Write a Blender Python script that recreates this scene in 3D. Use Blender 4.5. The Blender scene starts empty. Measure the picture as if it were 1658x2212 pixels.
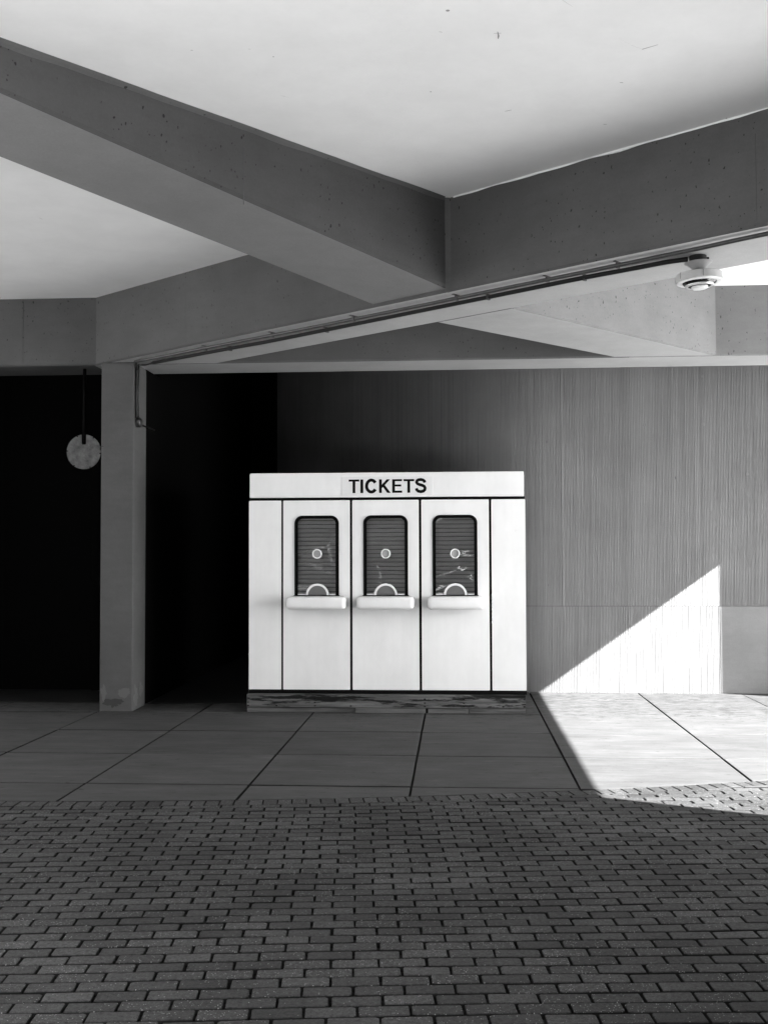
import bpy, bmesh, math, random
from math import sin, cos, pi, radians, sqrt
from mathutils import Vector, Matrix, noise

scene = bpy.context.scene
COL = scene.collection
random.seed(11)

# ------------------------------------------------------------------ camera
H_EYE = 1.74
psi, tilt, roll = radians(3.75), radians(2.11), 0.0033
F = Vector((-sin(psi)*cos(tilt), cos(psi)*cos(tilt), sin(tilt)))
R0 = Vector((cos(psi), sin(psi), 0)); U0 = R0.cross(F)
Rv = R0*cos(roll) - U0*sin(roll); Uv = U0*cos(roll) + R0*sin(roll)
cd = bpy.data.cameras.new('camera')
cam = bpy.data.objects.new('camera', cd); COL.objects.link(cam)
cam.matrix_world = Matrix(((Rv.x, Uv.x, -F.x, 0), (Rv.y, Uv.y, -F.y, 0), (Rv.z, Uv.z, -F.z, H_EYE), (0, 0, 0, 1)))
cd.sensor_fit = 'VERTICAL'; cd.sensor_height = 24.0; cd.sensor_width = 18.0
cd.lens = 24.0*2350/2212
cd.clip_start = 0.05; cd.clip_end = 1500
scene.camera = cam

# ------------------------------------------------------------------ sky and sun
SUN = Vector((1, -0.46, 0.713))            # towards the sun
elev = math.atan2(SUN.z, sqrt(SUN.x**2 + SUN.y**2))
world = bpy.data.worlds.new('World'); scene.world = world; world.use_nodes = True
wn = world.node_tree; wn.nodes.clear()
sky = wn.nodes.new('ShaderNodeTexSky'); sky.sky_type = 'NISHITA'; sky.sun_disc = False
sky.sun_elevation = elev; sky.sun_rotation = math.atan2(SUN.x, SUN.y)
bw = wn.nodes.new('ShaderNodeRGBToBW'); bg = wn.nodes.new('ShaderNodeBackground'); bg.inputs[1].default_value = 0.08
wo = wn.nodes.new('ShaderNodeOutputWorld')
wn.links.new(sky.outputs[0], bw.inputs[0]); wn.links.new(bw.outputs[0], bg.inputs[0]); wn.links.new(bg.outputs[0], wo.inputs[0])
sl = bpy.data.lights.new('sun', 'SUN'); sl.energy = 5.0; sl.angle = radians(0.35)
so = bpy.data.objects.new('sun', sl); COL.objects.link(so)
so.rotation_euler = SUN.to_track_quat('Z', 'Y').to_euler()

scene.render.engine = 'CYCLES'
scene.cycles.max_bounces = 10; scene.cycles.diffuse_bounces = 8
scene.view_settings.view_transform = 'Standard'; scene.view_settings.look = 'None'
scene.view_settings.gamma = 1; scene.view_settings.use_curve_mapping = False
scene.view_settings.exposure = 3.70

# ------------------------------------------------------------------ materials
class NT:
    def __init__(s, name):
        s.m = bpy.data.materials.new(name); s.m.use_nodes = True
        s.t = s.m.node_tree; s.b = s.t.nodes['Principled BSDF']
        s.b.inputs['Roughness'].default_value = 0.8; s.b.inputs['Specular IOR Level'].default_value = 0.3
    def n(s, typ, **k):
        nd = s.t.nodes.new(typ)
        for a, v in k.items():
            if a.startswith('i_'):
                key = a[2:].replace('_', ' ')
                nd.inputs[key].default_value = v
            else: setattr(nd, a, v)
        return nd
    def l(s, a, b): s.t.links.new(a, b)
    def pos(s, scale=(1, 1, 1), obj=False):
        if obj: o = s.n('ShaderNodeTexCoord').outputs['Object']
        else: o = s.n('ShaderNodeNewGeometry').outputs['Position']
        mp = s.n('ShaderNodeMapping'); mp.inputs['Scale'].default_value = scale
        s.l(o, mp.inputs['Vector']); return mp.outputs[0]
    def noise(s, vec, scale, detail=4, rough=0.55):
        nd = s.n('ShaderNodeTexNoise', i_Scale=scale, i_Detail=detail, i_Roughness=rough); s.l(vec, nd.inputs['Vector']); return nd.outputs['Fac']
    def vor(s, vec, scale, feat='F1'):
        nd = s.n('ShaderNodeTexVoronoi', i_Scale=scale, feature=feat); s.l(vec, nd.inputs['Vector']); return nd
    def mr(s, fac, a, b, c=0.0, d=1.0, smooth=False):
        nd = s.n('ShaderNodeMapRange'); 
        if smooth: nd.interpolation_type = 'SMOOTHSTEP'
        for i, v in enumerate((a, b, c, d)): nd.inputs[i+1].default_value = v
        s.l(fac, nd.inputs[0]); return nd.outputs[0]
    def math(s, op, a, b=None):
        nd = s.n('ShaderNodeMath', operation=op)
        for i, v in enumerate((a, b)):
            if v is None: continue
            if isinstance(v, (int, float)): nd.inputs[i].default_value = v
            else: s.l(v, nd.inputs[i])
        return nd.outputs[0]
    def color(s, fac):
        s.l(fac, s.b.inputs['Base Color'])
    def bump(s, h, strength=0.3, dist=0.004):
        nd = s.n('ShaderNodeBump', i_Strength=strength, i_Distance=dist); s.l(h, nd.inputs['Height']); s.l(nd.outputs[0], s.b.inputs['Normal'])
M = {}
def plain(name, v, rough=0.6, spec=0.3, metal=0.0):
    n = NT(name); n.b.inputs['Base Color'].default_value = (v, v, v, 1)
    n.b.inputs['Roughness'].default_value = rough; n.b.inputs['Specular IOR Level'].default_value = spec; n.b.inputs['Metallic'].default_value = metal
    M[name] = n.m; return n
def worn(name, v, var=0.12, rough=0.6, scale=6, spec=0.3, metal=0.0):
    n = plain(name, v, rough, spec, metal); p = n.pos()
    a = n.noise(p, scale, 6, 0.6)
    n.color(n.mr(a, 0.25, 0.75, v*(1-var), v*(1+var))); n.bump(n.noise(p, scale*12, 3), 0.15, 0.002); return n

def concrete(name, v, holes=True, var=0.14):
    n = plain(name, v, 0.85, 0.25); p = n.pos()
    big = n.mr(n.noise(p, 1.3, 7, 0.62), 0.3, 0.7, 1-var, 1+var)
    fine = n.mr(n.noise(p, 60, 4, 0.7), 0.25, 0.75, 0.93, 1.07)
    smear = n.mr(n.noise(n.pos((2.0, 2.0, 9.0)), 1.4, 6, 0.7), 0.35, 0.75, 0.95, 1.06)
    c = n.math('MULTIPLY', n.math('MULTIPLY', n.math('MULTIPLY', big, fine), smear), v)
    if holes:
        w = n.n('ShaderNodeVectorMath', operation='ADD')
        nz = n.n('ShaderNodeTexNoise', i_Scale=25.0, i_Detail=2.0); n.l(p, nz.inputs['Vector'])
        sc = n.n('ShaderNodeVectorMath', operation='SCALE'); sc.inputs['Scale'].default_value = 0.03
        n.l(nz.outputs['Color'], sc.inputs[0]); n.l(n.pos((1, 1, 0.6)), w.inputs[0]); n.l(sc.outputs[0], w.inputs[1])
        hs = None
        for s_, r0, th in ((17, 0.14, 0.40), (36, 0.21, 0.42), (8.5, 0.075, 0.5)):
            vo = n.vor(w.outputs[0], s_)
            sep = n.n('ShaderNodeSeparateColor'); n.l(vo.outputs['Color'], sep.inputs[0])
            size = n.mr(sep.outputs[0], th, 1.0, 0.0, r0)
            m_ = n.math('LESS_THAN', vo.outputs['Distance'], size)
            hs = m_ if hs is None else n.math('MAXIMUM', hs, m_)
        cl = n.mr(n.noise(p, 1.9, 4), 0.40, 0.5)
        hs = n.math('MULTIPLY', hs, cl)
        c = n.math('MULTIPLY', c, n.mr(hs, 0, 1, 1, 0.25))
        h = n.math('SUBTRACT', n.math('MULTIPLY', n.noise(p, 40, 4), 0.25), hs)
        n.bump(h, 0.5, 0.006)
    else:
        n.bump(n.noise(p, 50, 5), 0.25, 0.003)
    n.color(c); M[name] = n.m; return n

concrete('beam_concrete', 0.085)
concrete('lit_concrete', 0.17)  # lighter copy of the beam concrete, bounce light put into its colour
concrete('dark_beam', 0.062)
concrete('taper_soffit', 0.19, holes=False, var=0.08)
concrete('lit_soffit', 0.38, holes=False, var=0.08)
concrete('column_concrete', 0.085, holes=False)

# white painted ceiling with faint hairline marks and specks
n = plain('ceiling_paint', 0.84, 0.8, 0.2); p = n.pos()
spk = n.vor(p, 2.1); sep = n.n('ShaderNodeSeparateColor'); n.l(spk.outputs['Color'], sep.inputs[0])
spot = n.math('LESS_THAN', spk.outputs['Distance'], n.mr(sep.outputs[0], 0.3, 1.0, 0.0, 0.024))
base = n.mr(n.noise(p, 1.2, 9, 0.68), 0.3, 0.7, 0.775, 0.875)
n.color(n.math('MULTIPLY', base, n.mr(spot, 0, 1, 1, 0.35))); n.bump(n.noise(p, 14, 6, 0.7), 0.12, 0.006)

# ribbed wall
n = plain('ribbed_concrete', 0.30, 0.85, 0.25); p = n.pos()
streak = n.mr(n.noise(n.pos((60, 1, 0.5)), 1.0, 5, 0.7), 0.25, 0.75, 0.90, 1.1)
big = n.mr(n.noise(p, 0.9, 6, 0.6), 0.3, 0.7, 0.84, 1.14)
sp = n.vor(n.pos((1, 1, 0.4)), 7); sepc = n.n('ShaderNodeSeparateColor'); n.l(sp.outputs['Color'], sepc.inputs[0])
pit = n.math('LESS_THAN', sp.outputs['Distance'], n.mr(sepc.outputs[0], 0.9, 1.0, 0, 0.06))
c = n.math('MULTIPLY', n.math('MULTIPLY', streak, big), n.mr(pit, 0, 1, 0.165, 0.08))
n.color(c); n.bump(n.noise(n.pos((60, 60, 12)), 1.0, 5, 0.7), 0.4, 0.004)
concrete('smooth_wall', 0.195, holes=False)
worn('shade_floor_black', 0.012, 0.5); plain('black_wall', 0.003, 0.9, 0.02)
worn('dark_soffit', 0.05, 0.2)

# pavement slabs
n = plain('slab_concrete', 0.16, 0.9, 0.2); p = n.pos()
oi = n.n('ShaderNodeObjectInfo')
bigm = n.mr(n.noise(n.pos((1, 2.2, 1)), 1.5, 9, 0.7), 0.3, 0.7, 0.76, 1.22)
brush = n.mr(n.noise(n.pos((1.6, 14, 1)), 1.0, 6, 0.7), 0.3, 0.75, 0.86, 1.2)
fine = n.mr(n.noise(p, 140, 3, 0.8), 0.25, 0.75, 0.90, 1.1)
flk = n.noise(n.pos((7, 16, 1)), 1.0, 7, 0.75)
sepx = n.n('ShaderNodeSeparateXYZ'); n.l(p, sepx.inputs[0])
near = n.mr(sepx.outputs[1], 11.0, 12.0, 0.0, 0.10)
flake = n.mr(n.math('SUBTRACT', flk, n.math('MULTIPLY', near, 1.0)), 0.37, 0.40, 0.58, 1.0)
pal = n.mr(n.noise(n.pos((2.2, 9, 1)), 1.0, 5, 0.6), 0.60, 0.70, 1.0, 1.3)
c = n.math('MULTIPLY', n.math('MULTIPLY', bigm, brush), n.math('MULTIPLY', n.math('MULTIPLY', fine, flake), pal))
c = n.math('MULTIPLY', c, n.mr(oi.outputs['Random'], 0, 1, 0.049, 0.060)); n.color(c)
n.bump(n.noise(n.pos((8, 60, 1)), 1.0, 6, 0.7), 0.3, 0.003)

plain('joint_dirt', 0.014, 0.95, 0.1)
# clay brick pavers with pale aggregate
n = plain('paver', 0.12, 0.88, 0.25); p = n.pos()
oi = n.n('ShaderNodeObjectInfo'); ge = n.n('ShaderNodeNewGeometry')
rnd = n.math('FRACT', n.math('ADD', oi.outputs['Random'], ge.outputs['Random Per Island']))
tone = n.mr(rnd, 0, 1, 0.72, 1.26)
patch = n.mr(n.noise(p, 0.8, 6, 0.65), 0.32, 0.68, 0.55, 1.30)
g1 = n.mr(n.noise(p, 48, 6, 0.95), 0.34, 0.66, 0.25, 1.8)
g2 = n.mr(n.noise(p, 420, 2, 0.9), 0.3, 0.7, 0.7, 1.3)
vo = n.vor(p, 150); s2 = n.n('ShaderNodeSeparateColor'); n.l(vo.outputs['Color'], s2.inputs[0])
rough_b = n.mr(n.math('FRACT', n.math('MULTIPLY', rnd, 7.31)), 0.2, 0.95, 0.0, 0.16)
pe = n.math('MULTIPLY', n.math('GREATER_THAN', s2.outputs[0], n.math('SUBTRACT', 0.995, rough_b)), n.math('LESS_THAN', vo.outputs['Distance'], 0.38))
c = n.math('MULTIPLY', n.math('MULTIPLY', tone, patch), n.math('MULTIPLY', g1, g2))
c = n.math('ADD', n.math('MULTIPLY', c, 0.044), n.math('MULTIPLY', n.math('MULTIPLY', pe, n.mr(n.noise(p, 23, 3, 0.7), 0.36, 0.56)), 0.22))
n.color(c); n.bump(n.noise(p, 120, 5, 0.85), 1.0, 0.006)

# booth
n = plain('white_panel', 0.86, 0.38, 0.4); p = n.pos()
scuff = n.vor(n.pos((1, 1, 0.5)), 5.0); s3 = n.n('ShaderNodeSeparateColor'); n.l(scuff.outputs['Color'], s3.inputs[0])
sc_ = n.math('LESS_THAN', scuff.outputs['Distance'], n.mr(s3.outputs[0], 0.85, 1.0, 0, 0.04))
grime = n.mr(n.noise(n.pos((1.5, 1, 0.8)), 1.0, 8, 0.7), 0.25, 0.75, 0.70, 0.83)
streaks = n.mr(n.noise(n.pos((14, 1, 0.5)), 1.0, 5, 0.6), 0.3, 0.8, 1.0, 0.965)
n.color(n.math('MULTIPLY', n.math('MULTIPLY', grime, streaks), n.mr(n.math('MULTIPLY', sc_, n.mr(n.noise(p, 60, 3), 0.4, 0.6)), 0, 1, 1, 0.7)))
n.bump(n.noise(p, 5, 4), 0.12, 0.01)
plain('sign_plate', 0.70, 0.35, 0.4)
plain('black_paint', 0.003, 0.6, 0.08)
plain('black_rubber', 0.003, 0.7, 0.05)
n = plain('shutter_slat', 0.30, 0.45, 0.4); p = n.pos()
n.color(n.mr(n.noise(n.pos((2.5, 1, 3)), 1.0, 5), 0.3, 0.7, 0.56, 0.70))
plain('chrome', 0.72, 0.28, 0.5, 0.7)
plain('white_trim', 0.74, 0.35, 0.4); plain('grille', 0.30, 0.5, 0.3)
n = plain('grey_plate', 0.13, 0.5, 0.3)
n = NT('glass'); n.b.inputs['Base Color'].default_value = (1, 1, 1, 1)
tr = n.n('ShaderNodeBsdfTransparent'); tr.inputs[0].default_value = (0.88, 0.88, 0.88, 1)
gl = n.n('ShaderNodeBsdfGlossy'); gl.inputs['Roughness'].default_value = 0.03
fr = n.n('ShaderNodeFresnel'); fr.inputs[0].default_value = 1.45
mx = n.n('ShaderNodeMixShader'); n.l(fr.outputs[0], mx.inputs[0]); n.l(tr.outputs[0], mx.inputs[1]); n.l(gl.outputs[0], mx.inputs[2])
n.l(mx.outputs[0], n.t.nodes['Material Output'].inputs[0]); M['glass'] = n.m
for nm_, mixf in (('plastic_film', 0.15), ('bright_film', 0.45)):
    n = NT(nm_)
    tr = n.n('ShaderNodeBsdfTransparent'); df = n.n('ShaderNodeBsdfDiffuse'); df.inputs[0].default_value = (0.8, 0.8, 0.8, 1)
    gl = n.n('ShaderNodeBsdfGlossy'); gl.inputs['Roughness'].default_value = 0.2
    ms = n.n('ShaderNodeMixShader'); ms.inputs[0].default_value = 0.12; n.l(df.outputs[0], ms.inputs[1]); n.l(gl.outputs[0], ms.inputs[2])
    mx = n.n('ShaderNodeMixShader'); mf = n.mr(n.noise(n.pos(), 22, 4, 0.7), 0.3, 0.65, mixf*0.35, mixf*1.3); n.l(mf, mx.inputs[0])
    n.l(tr.outputs[0], mx.inputs[1]); n.l(ms.outputs[0], mx.inputs[2])
    n.l(mx.outputs[0], n.t.nodes['Material Output'].inputs[0]); M[nm_] = n.m
# weathered timber
def timber(name, v, lo, hi):
    n = plain(name, v, 0.85, 0.2)
    w = n.n('ShaderNodeTexWave', wave_type='RINGS', rings_direction='Z', i_Scale=3.0, i_Distortion=5.0, i_Detail=3.0)
    n.l(n.pos((0.55, 1, 11)), w.inputs['Vector'])
    a = n.mr(w.outputs['Fac'], 0.1, 0.9, 0.7, 1.3)
    g = n.mr(n.noise(n.pos((3, 30, 60)), 1.0, 5, 0.7), 0.3, 0.7, 0.75, 1.25)
    rot = n.mr(n.noise(n.pos((1.6, 8, 16)), 1.0, 6, 0.7), lo, hi, 0.08, 1.0)
    c = n.math('MULTIPLY', n.math('MULTIPLY', a, g), n.math('MULTIPLY', rot, v)); n.color(c)
    n.bump(g, 0.5, 0.004)
timber('timber', 0.10, 0.44, 0.50)
timber('board_timber', 0.085, 0.30, 0.36)
worn('conduit_metal', 0.06, 0.25, 0.45, 20, 0.5, 0.6)
worn('shaded_enamel', 0.30, 0.1, 0.5, 15); worn('drum_enamel', 0.42, 0.1, 0.5, 15)  # shade on canopy and neck put into a darker enamel
worn('white_enamel', 0.72, 0.08, 0.4, 15)
plain('black_box', 0.006, 0.5)
n = plain('dark_lens', 0.01, 0.06, 0.6)
n = plain('galvanised', 0.16, 0.5, 0.4, 0.25); p = n.pos()
n.color(n.mr(n.noise(p, 13, 6, 0.7), 0.3, 0.7, 0.05, 0.15))
plain('plug_mortar', 0.17, 0.9)
worn('plaza_concrete', 0.33, 0.1); worn('bounce_concrete', 0.55, 0.1)

# ------------------------------------------------------------------ mesh helpers
def tag(o, label=None, cat=None, group=None, kind=None):
    if label: o['label'] = label
    if cat: o['category'] = cat
    if group: o['group'] = group
    if kind: o['kind'] = kind
    return o
def empty(name, loc=(0, 0, 0)):
    o = bpy.data.objects.new(name, None); COL.objects.link(o); o.location = loc; o.empty_display_size = 0.1; return o
def obj(name, bm, mat, parent=None, smooth=False, loc=None):
    me = bpy.data.meshes.new(name); bmesh.ops.recalc_face_normals(bm, faces=bm.faces); bm.to_mesh(me); bm.free()
    me.materials.append(M[mat])
    if smooth:
        for f in me.polygons: f.use_smooth = True
    return link(name, me, parent, loc)
def link(name, me, parent=None, loc=None):
    o = bpy.data.objects.new(name, me); COL.objects.link(o)
    if parent is not None:
        o.parent = parent
        pw = parent_world(parent)
        o.matrix_parent_inverse = Matrix.Identity(4)
        o.location = (-pw) if loc is None else (Vector(loc) - pw)
    elif loc is not None: o.location = loc
    return o
def parent_world(p):
    v = Vector((0, 0, 0))
    while p is not None:
        v += p.location; p = p.parent
    return v
def box(bm, x0, x1, y0, y1, z0, z1, bevel=0, seg=1):
    vs = [bm.verts.new((x, y, z)) for z in (z0, z1) for y in (y0, y1) for x in (x0, x1)]
    fs = [bm.faces.new([vs[i] for i in q]) for q in ((0, 2, 3, 1), (4, 5, 7, 6), (0, 1, 5, 4), (2, 6, 7, 3), (0, 4, 6, 2), (1, 3, 7, 5))]
    if bevel:
        es = list({e for f in fs for e in f.edges})
        bmesh.ops.bevel(bm, geom=es, offset=bevel, segments=seg, profile=0.5, affect='EDGES')
def bx(name, mat, parent, *a, bevel=0, seg=1, smooth=False):
    bm = bmesh.new(); box(bm, *a, bevel=bevel, seg=seg); return obj(name, bm, mat, parent, smooth)
def prism_h(bm, poly, z0, z1, cham=0.0, topz=None):
    """plan polygon (ccw) extruded; z0 may be a function; chamfer on the bottom rim"""
    zf = z0 if callable(z0) else (lambda x, y: z0)
    N = len(poly); ins = poly
    if cham:
        ins = []
        for i in range(N):
            a, b, c = Vector(poly[i-1]), Vector(poly[i]), Vector(poly[(i+1) % N])
            d1 = (b-a).normalized(); d2 = (c-b).normalized()
            n1 = Vector((-d1.y, d1.x)); n2 = Vector((-d2.y, d2.x))
            k = (n1+n2)/max(0.2, 1+n1.dot(n2)); ins.append(tuple(b + k*cham))
    bot = [bm.verts.new((x, y, zf(x, y))) for x, y in ins]
    mid = [bm.verts.new((x, y, zf(x, y)+cham)) for x, y in poly] if cham else bot
    top = [bm.verts.new((x, y, z1)) for x, y in poly]
    bm.faces.new(bot[::-1]); bm.faces.new(top)
    for i in range(N):
        j = (i+1) % N
        if cham: bm.faces.new((bot[i], bot[j], mid[j], mid[i]))
        bm.faces.new((mid[i], mid[j], top[j], top[i]))
def tube(bm, pts, r, seg=8):
    pts = [Vector(p) for p in pts]; rings = []
    for i, p in enumerate(pts):
        t = (pts[min(i+1, len(pts)-1)] - pts[max(i-1, 0)]).normalized()
        up = Vector((0, 0, 1)) if abs(t.z) < 0.9 else Vector((0, 1, 0))
        u = t.cross(up).normalized(); v = u.cross(t)
        rings.append([bm.verts.new(p + u*r*cos(2*pi*k/seg) + v*r*sin(2*pi*k/seg)) for k in range(seg)])
    for a, b in zip(rings, rings[1:]):
        for k in range(seg): bm.faces.new((a[k], a[(k+1) % seg], b[(k+1) % seg], b[k]))
    bm.faces.new(rings[0]); bm.faces.new(rings[-1])
def lathe(bm, prof, cx, cy, seg=40, zoff=0):
    rings = []
    for r, z in prof:
        rings.append([bm.verts.new((cx + max(r, 1e-4)*cos(2*pi*k/seg), cy + max(r, 1e-4)*sin(2*pi*k/seg), z+zoff)) for k in range(seg)])
    for a, b in zip(rings, rings[1:]):
        for k in range(seg): bm.faces.new((a[k], a[(k+1) % seg], b[(k+1) % seg], b[k]))
    bm.faces.new(rings[0]); bm.faces.new(rings[-1])
def plate_xz(bm, outer, holes, y0, y1):
    """vertical plate facing -Y from an XZ outline with holes, y0 front, y1 back"""
    es = []
    for lp in [outer] + holes:
        vs = [bm.verts.new((x, y0, z)) for x, z in lp]
        es += [bm.edges.new((vs[i], vs[(i+1) % len(vs)])) for i in range(len(vs))]
    r = bmesh.ops.triangle_fill(bm, use_beauty=True, use_dissolve=False, edges=es)
    fs = [g for g in r['geom'] if isinstance(g, bmesh.types.BMFace)]
    ex = bmesh.ops.extrude_face_region(bm, geom=fs)
    for v in [g for g in ex['geom'] if isinstance(g, bmesh.types.BMVert)]: v.co.y = y1
def round_rect(x0, x1, z0, z1, r, top_only=True, seg=7):
    pts = [(x0, z0), (x1, z0)]
    for k in range(seg+1):
        a = pi/2*k/seg; pts.append((x1-r+r*cos(a), z1-r+r*sin(a)))
    for k in range(seg+1):
        a = pi/2+pi/2*k/seg; pts.append((x0+r+r*cos(a), z1-r+r*sin(a)))
    return pts

ZB, ZC = 3.868, 4.64        # underside of beams, painted ceiling

# ------------------------------------------------------------------ ground
bm = bmesh.new(); box(bm, -150, 150, -150, 60, -0.4, -0.045)
tag(obj('ground', bm, 'joint_dirt'), kind='structure')
bm = bmesh.new()
box(bm, 6.46, 150, -150, 60, -0.04, -0.004); box(bm, -150, 6.455, -150, 0.6, -0.04, -0.005); box(bm, -150, -9.01, 0.605, 60, -0.04, -0.0045)
tag(obj('plaza', bm, 'plaza_concrete'), kind='structure')

def border(x): x = max(-6.5, min(4.5, x)); return 7.885 + 0.20*x + 0.027*x*x
def dborder(x): return 0.20 + 0.054*x

# pavement: bedding with concrete slabs as pieces
bm = bmesh.new(); box(bm, -9, 6.45, 6.9, 15.6, -0.044, -0.036)
pave = tag(obj('pavement', bm, 'joint_dirt'), kind='structure')
XJ = [-8.85, -7.62, -6.38, -5.15, -3.925, -2.80, -1.55, -0.337, 0.90, 2.223, 3.46, 4.70, 5.94, 6.44]
YJ = [6.0, 8.135, 9.365, 10.585, 11.775, 13.0, 15.5]
rs = random.Random(5)
for i in range(len(XJ)-1):
    for j in range(len(YJ)-1):
        gx, gy = (0.0025 if i > 8 else 0.0085), (0.006 if i > 7 else 0.015)
        x0, x1 = XJ[i]+(gx if i != 9 else 0.006), XJ[i+1]-gx
        y0, y1 = YJ[j]+gy, YJ[j+1]-gy
        K = 8; lo = []
        for k in range(K+1):
            x = x0+(x1-x0)*k/K
            lo.append((x, max(y0, border(x)+0.004)))
        if min(q[1] for q in lo) > y1: continue
        if max(q[1] for q in lo) <= y0+1e-6: lo = [(x0, y0), (x1, y0)]
        lo = [q for q in lo if q[1] < y1-0.002]
        if len(lo) < 2: continue
        poly = lo + ([(x1, y1)] if lo[-1][0] > x1-1e-6 else []) + [(x0, y1)]
        dz = rs.uniform(-0.002, 0.002)
        bm = bmesh.new(); C_ = 0.004
        Np = len(poly); ins = []
        for q in range(Np):
            a, b, c_ = Vector(poly[q-1]), Vector(poly[q]), Vector(poly[(q+1) % Np])
            d1 = (b-a).normalized(); d2 = (c_-b).normalized()
            n1 = Vector((-d1.y, d1.x)); n2 = Vector((-d2.y, d2.x)); k_ = (n1+n2)/max(0.2, 1+n1.dot(n2)); ins.append(b+k_*C_)
        bot = [bm.verts.new((x, y, -0.035)) for x, y in poly]; mid = [bm.verts.new((x, y, dz-C_)) for x, y in poly]
        top = [bm.verts.new((v.x, v.y, dz)) for v in ins]
        bm.faces.new(top)
        for q in range(Np):
            r_ = (q+1) % Np
            bm.faces.new((bot[q], bot[r_], mid[r_], mid[q])).material_index = 1; bm.faces.new((mid[q], mid[r_], top[r_], top[q]))
        obj('concrete_slab', bm, 'slab_concrete', pave).data.materials.append(M['joint_dirt'])

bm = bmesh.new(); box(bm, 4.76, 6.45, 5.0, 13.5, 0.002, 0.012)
tag(obj('bounce_slab', bm, 'bounce_concrete'), kind='structure')  # unseen bright slab added to bounce sunlight inside
# brick paving: sand bed, field bricks in running bond, a soldier course along the curved edge
bm = bmesh.new(); box(bm, -9, 6.45, 0.4, 9.6, -0.044, -0.026)
bpv = tag(obj('brick_paving', bm, 'joint_dirt'), kind='structure')
BL, BW, GAP = 0.2035, 0.0966, 0.012
def brick_poly(bm, poly, top, tilt=(0, 0), cham=0.0035):
    N = len(poly); cx_ = sum(p[0] for p in poly)/N; cy_ = sum(p[1] for p in poly)/N
    ins = []
    for q in range(N):
        a, b, c_ = Vector(poly[q-1]), Vector(poly[q]), Vector(poly[(q+1) % N])
        d1 = (b-a).normalized(); d2 = (c_-b).normalized()
        n1 = Vector((-d1.y, d1.x)); n2 = Vector((-d2.y, d2.x)); k_ = (n1+n2)/max(0.3, 1+n1.dot(n2)); ins.append(b+k_*cham)
    zf = lambda x, y: top + tilt[0]*(x-cx_) + tilt[1]*(y-cy_)
    bot = [bm.verts.new((x, y, -0.025)) for x, y in poly]
    mid = [bm.verts.new((x, y, zf(x, y)-cham)) for x, y in poly]; tp = [bm.verts.new((v.x, v.y, zf(v.x, v.y))) for v in ins]
    bm.faces.new(tp)
    for q in range(N):
        r_ = (q+1) % N
        bm.faces.new((bot[q], bot[r_], mid[r_], mid[q])).material_index = 1; bm.faces.new((mid[q], mid[r_], tp[r_], tp[q]))
def rect_mesh(l, w, seed):
    rr = random.Random(seed); bm = bmesh.new()
    pts = []
    for (sx, sy) in ((-1, -1), (1, -1), (1, 1), (-1, 1)):
        c = rr.choice((0.003, 0.004, 0.005, 0.007, 0.013))
        px, py = sx*l/2, sy*w/2
        a = (px, py-sy*c*0.7); b = (px-sx*c, py)
        if (sx, sy) in ((1, -1), (-1, 1)): pts += [b, a]
        else: pts += [a, b]
    pts = [(x+rr.uniform(-.0007, .0007), y+rr.uniform(-.0007, .0007)) for x, y in pts]
    brick_poly(bm, pts, 0.0)
    bmesh.ops.recalc_face_normals(bm, faces=bm.faces)
    me = bpy.data.meshes.new('brick'); bm.to_mesh(me); bm.free(); me.materials.append(M['paver']); me.materials.append(M['joint_dirt']); return me
variants = [rect_mesh(BL-GAP, BW-GAP, s) for s in range(8)]
ang = radians(5.2); ca, sa = cos(ang), sin(ang)
def uvw(u, v):
    vv = v + 0.012*sin(u*0.9+0.6) + 0.006*sin(u*2.3+v*1.7)
    return (u*ca - vv*sa, u*sa + vv*ca)
SD = 0.15                 # soldier course depth
def clip_low(poly, xoff, yoff, nx, ny):   # keep points with (p-o).n <= 0
    out = []
    for i in range(len(poly)):
        a, b = poly[i], poly[(i+1) % len(poly)]
        da = (a[0]-xoff)*nx+(a[1]-yoff)*ny; db = (b[0]-xoff)*nx+(b[1]-yoff)*ny
        if da <= 0: out.append(a)
        if (da < 0 < db) or (db < 0 < da):
            t = da/(da-db); out.append((a[0]+(b[0]-a[0])*t, a[1]+(b[1]-a[1])*t))
    return out
full, cut = [], []
rb = random.Random(3)
row = 0; v = 0.9
while v < 9.6:
    off = (row % 2)*BL/2 + rb.uniform(-0.012, 0.012)
    u = -5.2 + off
    while u < 5.2:
        x, y = uvw(u, v)
        lim = border(x) - (SD+0.006)*sqrt(1+dborder(x)**2)
        if y < lim + 0.25 and -4.6 < x < 4.2 and y > 0.9:
            x2, y2 = uvw(u+0.05, v); a = math.atan2(y2-y, x2-x) + rb.gauss(0, 0.008)
            x += rb.gauss(0, 0.0012); y += rb.gauss(0, 0.0012)
            hw, hl = (BW-GAP)/2, (BL-GAP)/2
            cs = [(x+cos(a)*dx-sin(a)*dy, y+sin(a)*dx+cos(a)*dy) for dx, dy in ((-hl, -hw), (hl, -hw), (hl, hw), (-hl, hw))]
            if all(q[1] < border(q[0])-(SD+0.006)*sqrt(1+dborder(q[0])**2) for q in cs): full.append((x, y, a))
            else:
                s_ = dborder(x); nn = sqrt(1+s_*s_)
                pl = clip_low(cs, x, lim, -s_/nn, 1/nn)
                if len(pl) >= 3:
                    ar = abs(sum(pl[i-1][0]*pl[i][1]-pl[i][0]*pl[i-1][1] for i in range(len(pl))))/2
                    if ar > 0.0012: cut.append((pl, x, y))
        u += BL
    v += BW; row += 1
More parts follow.
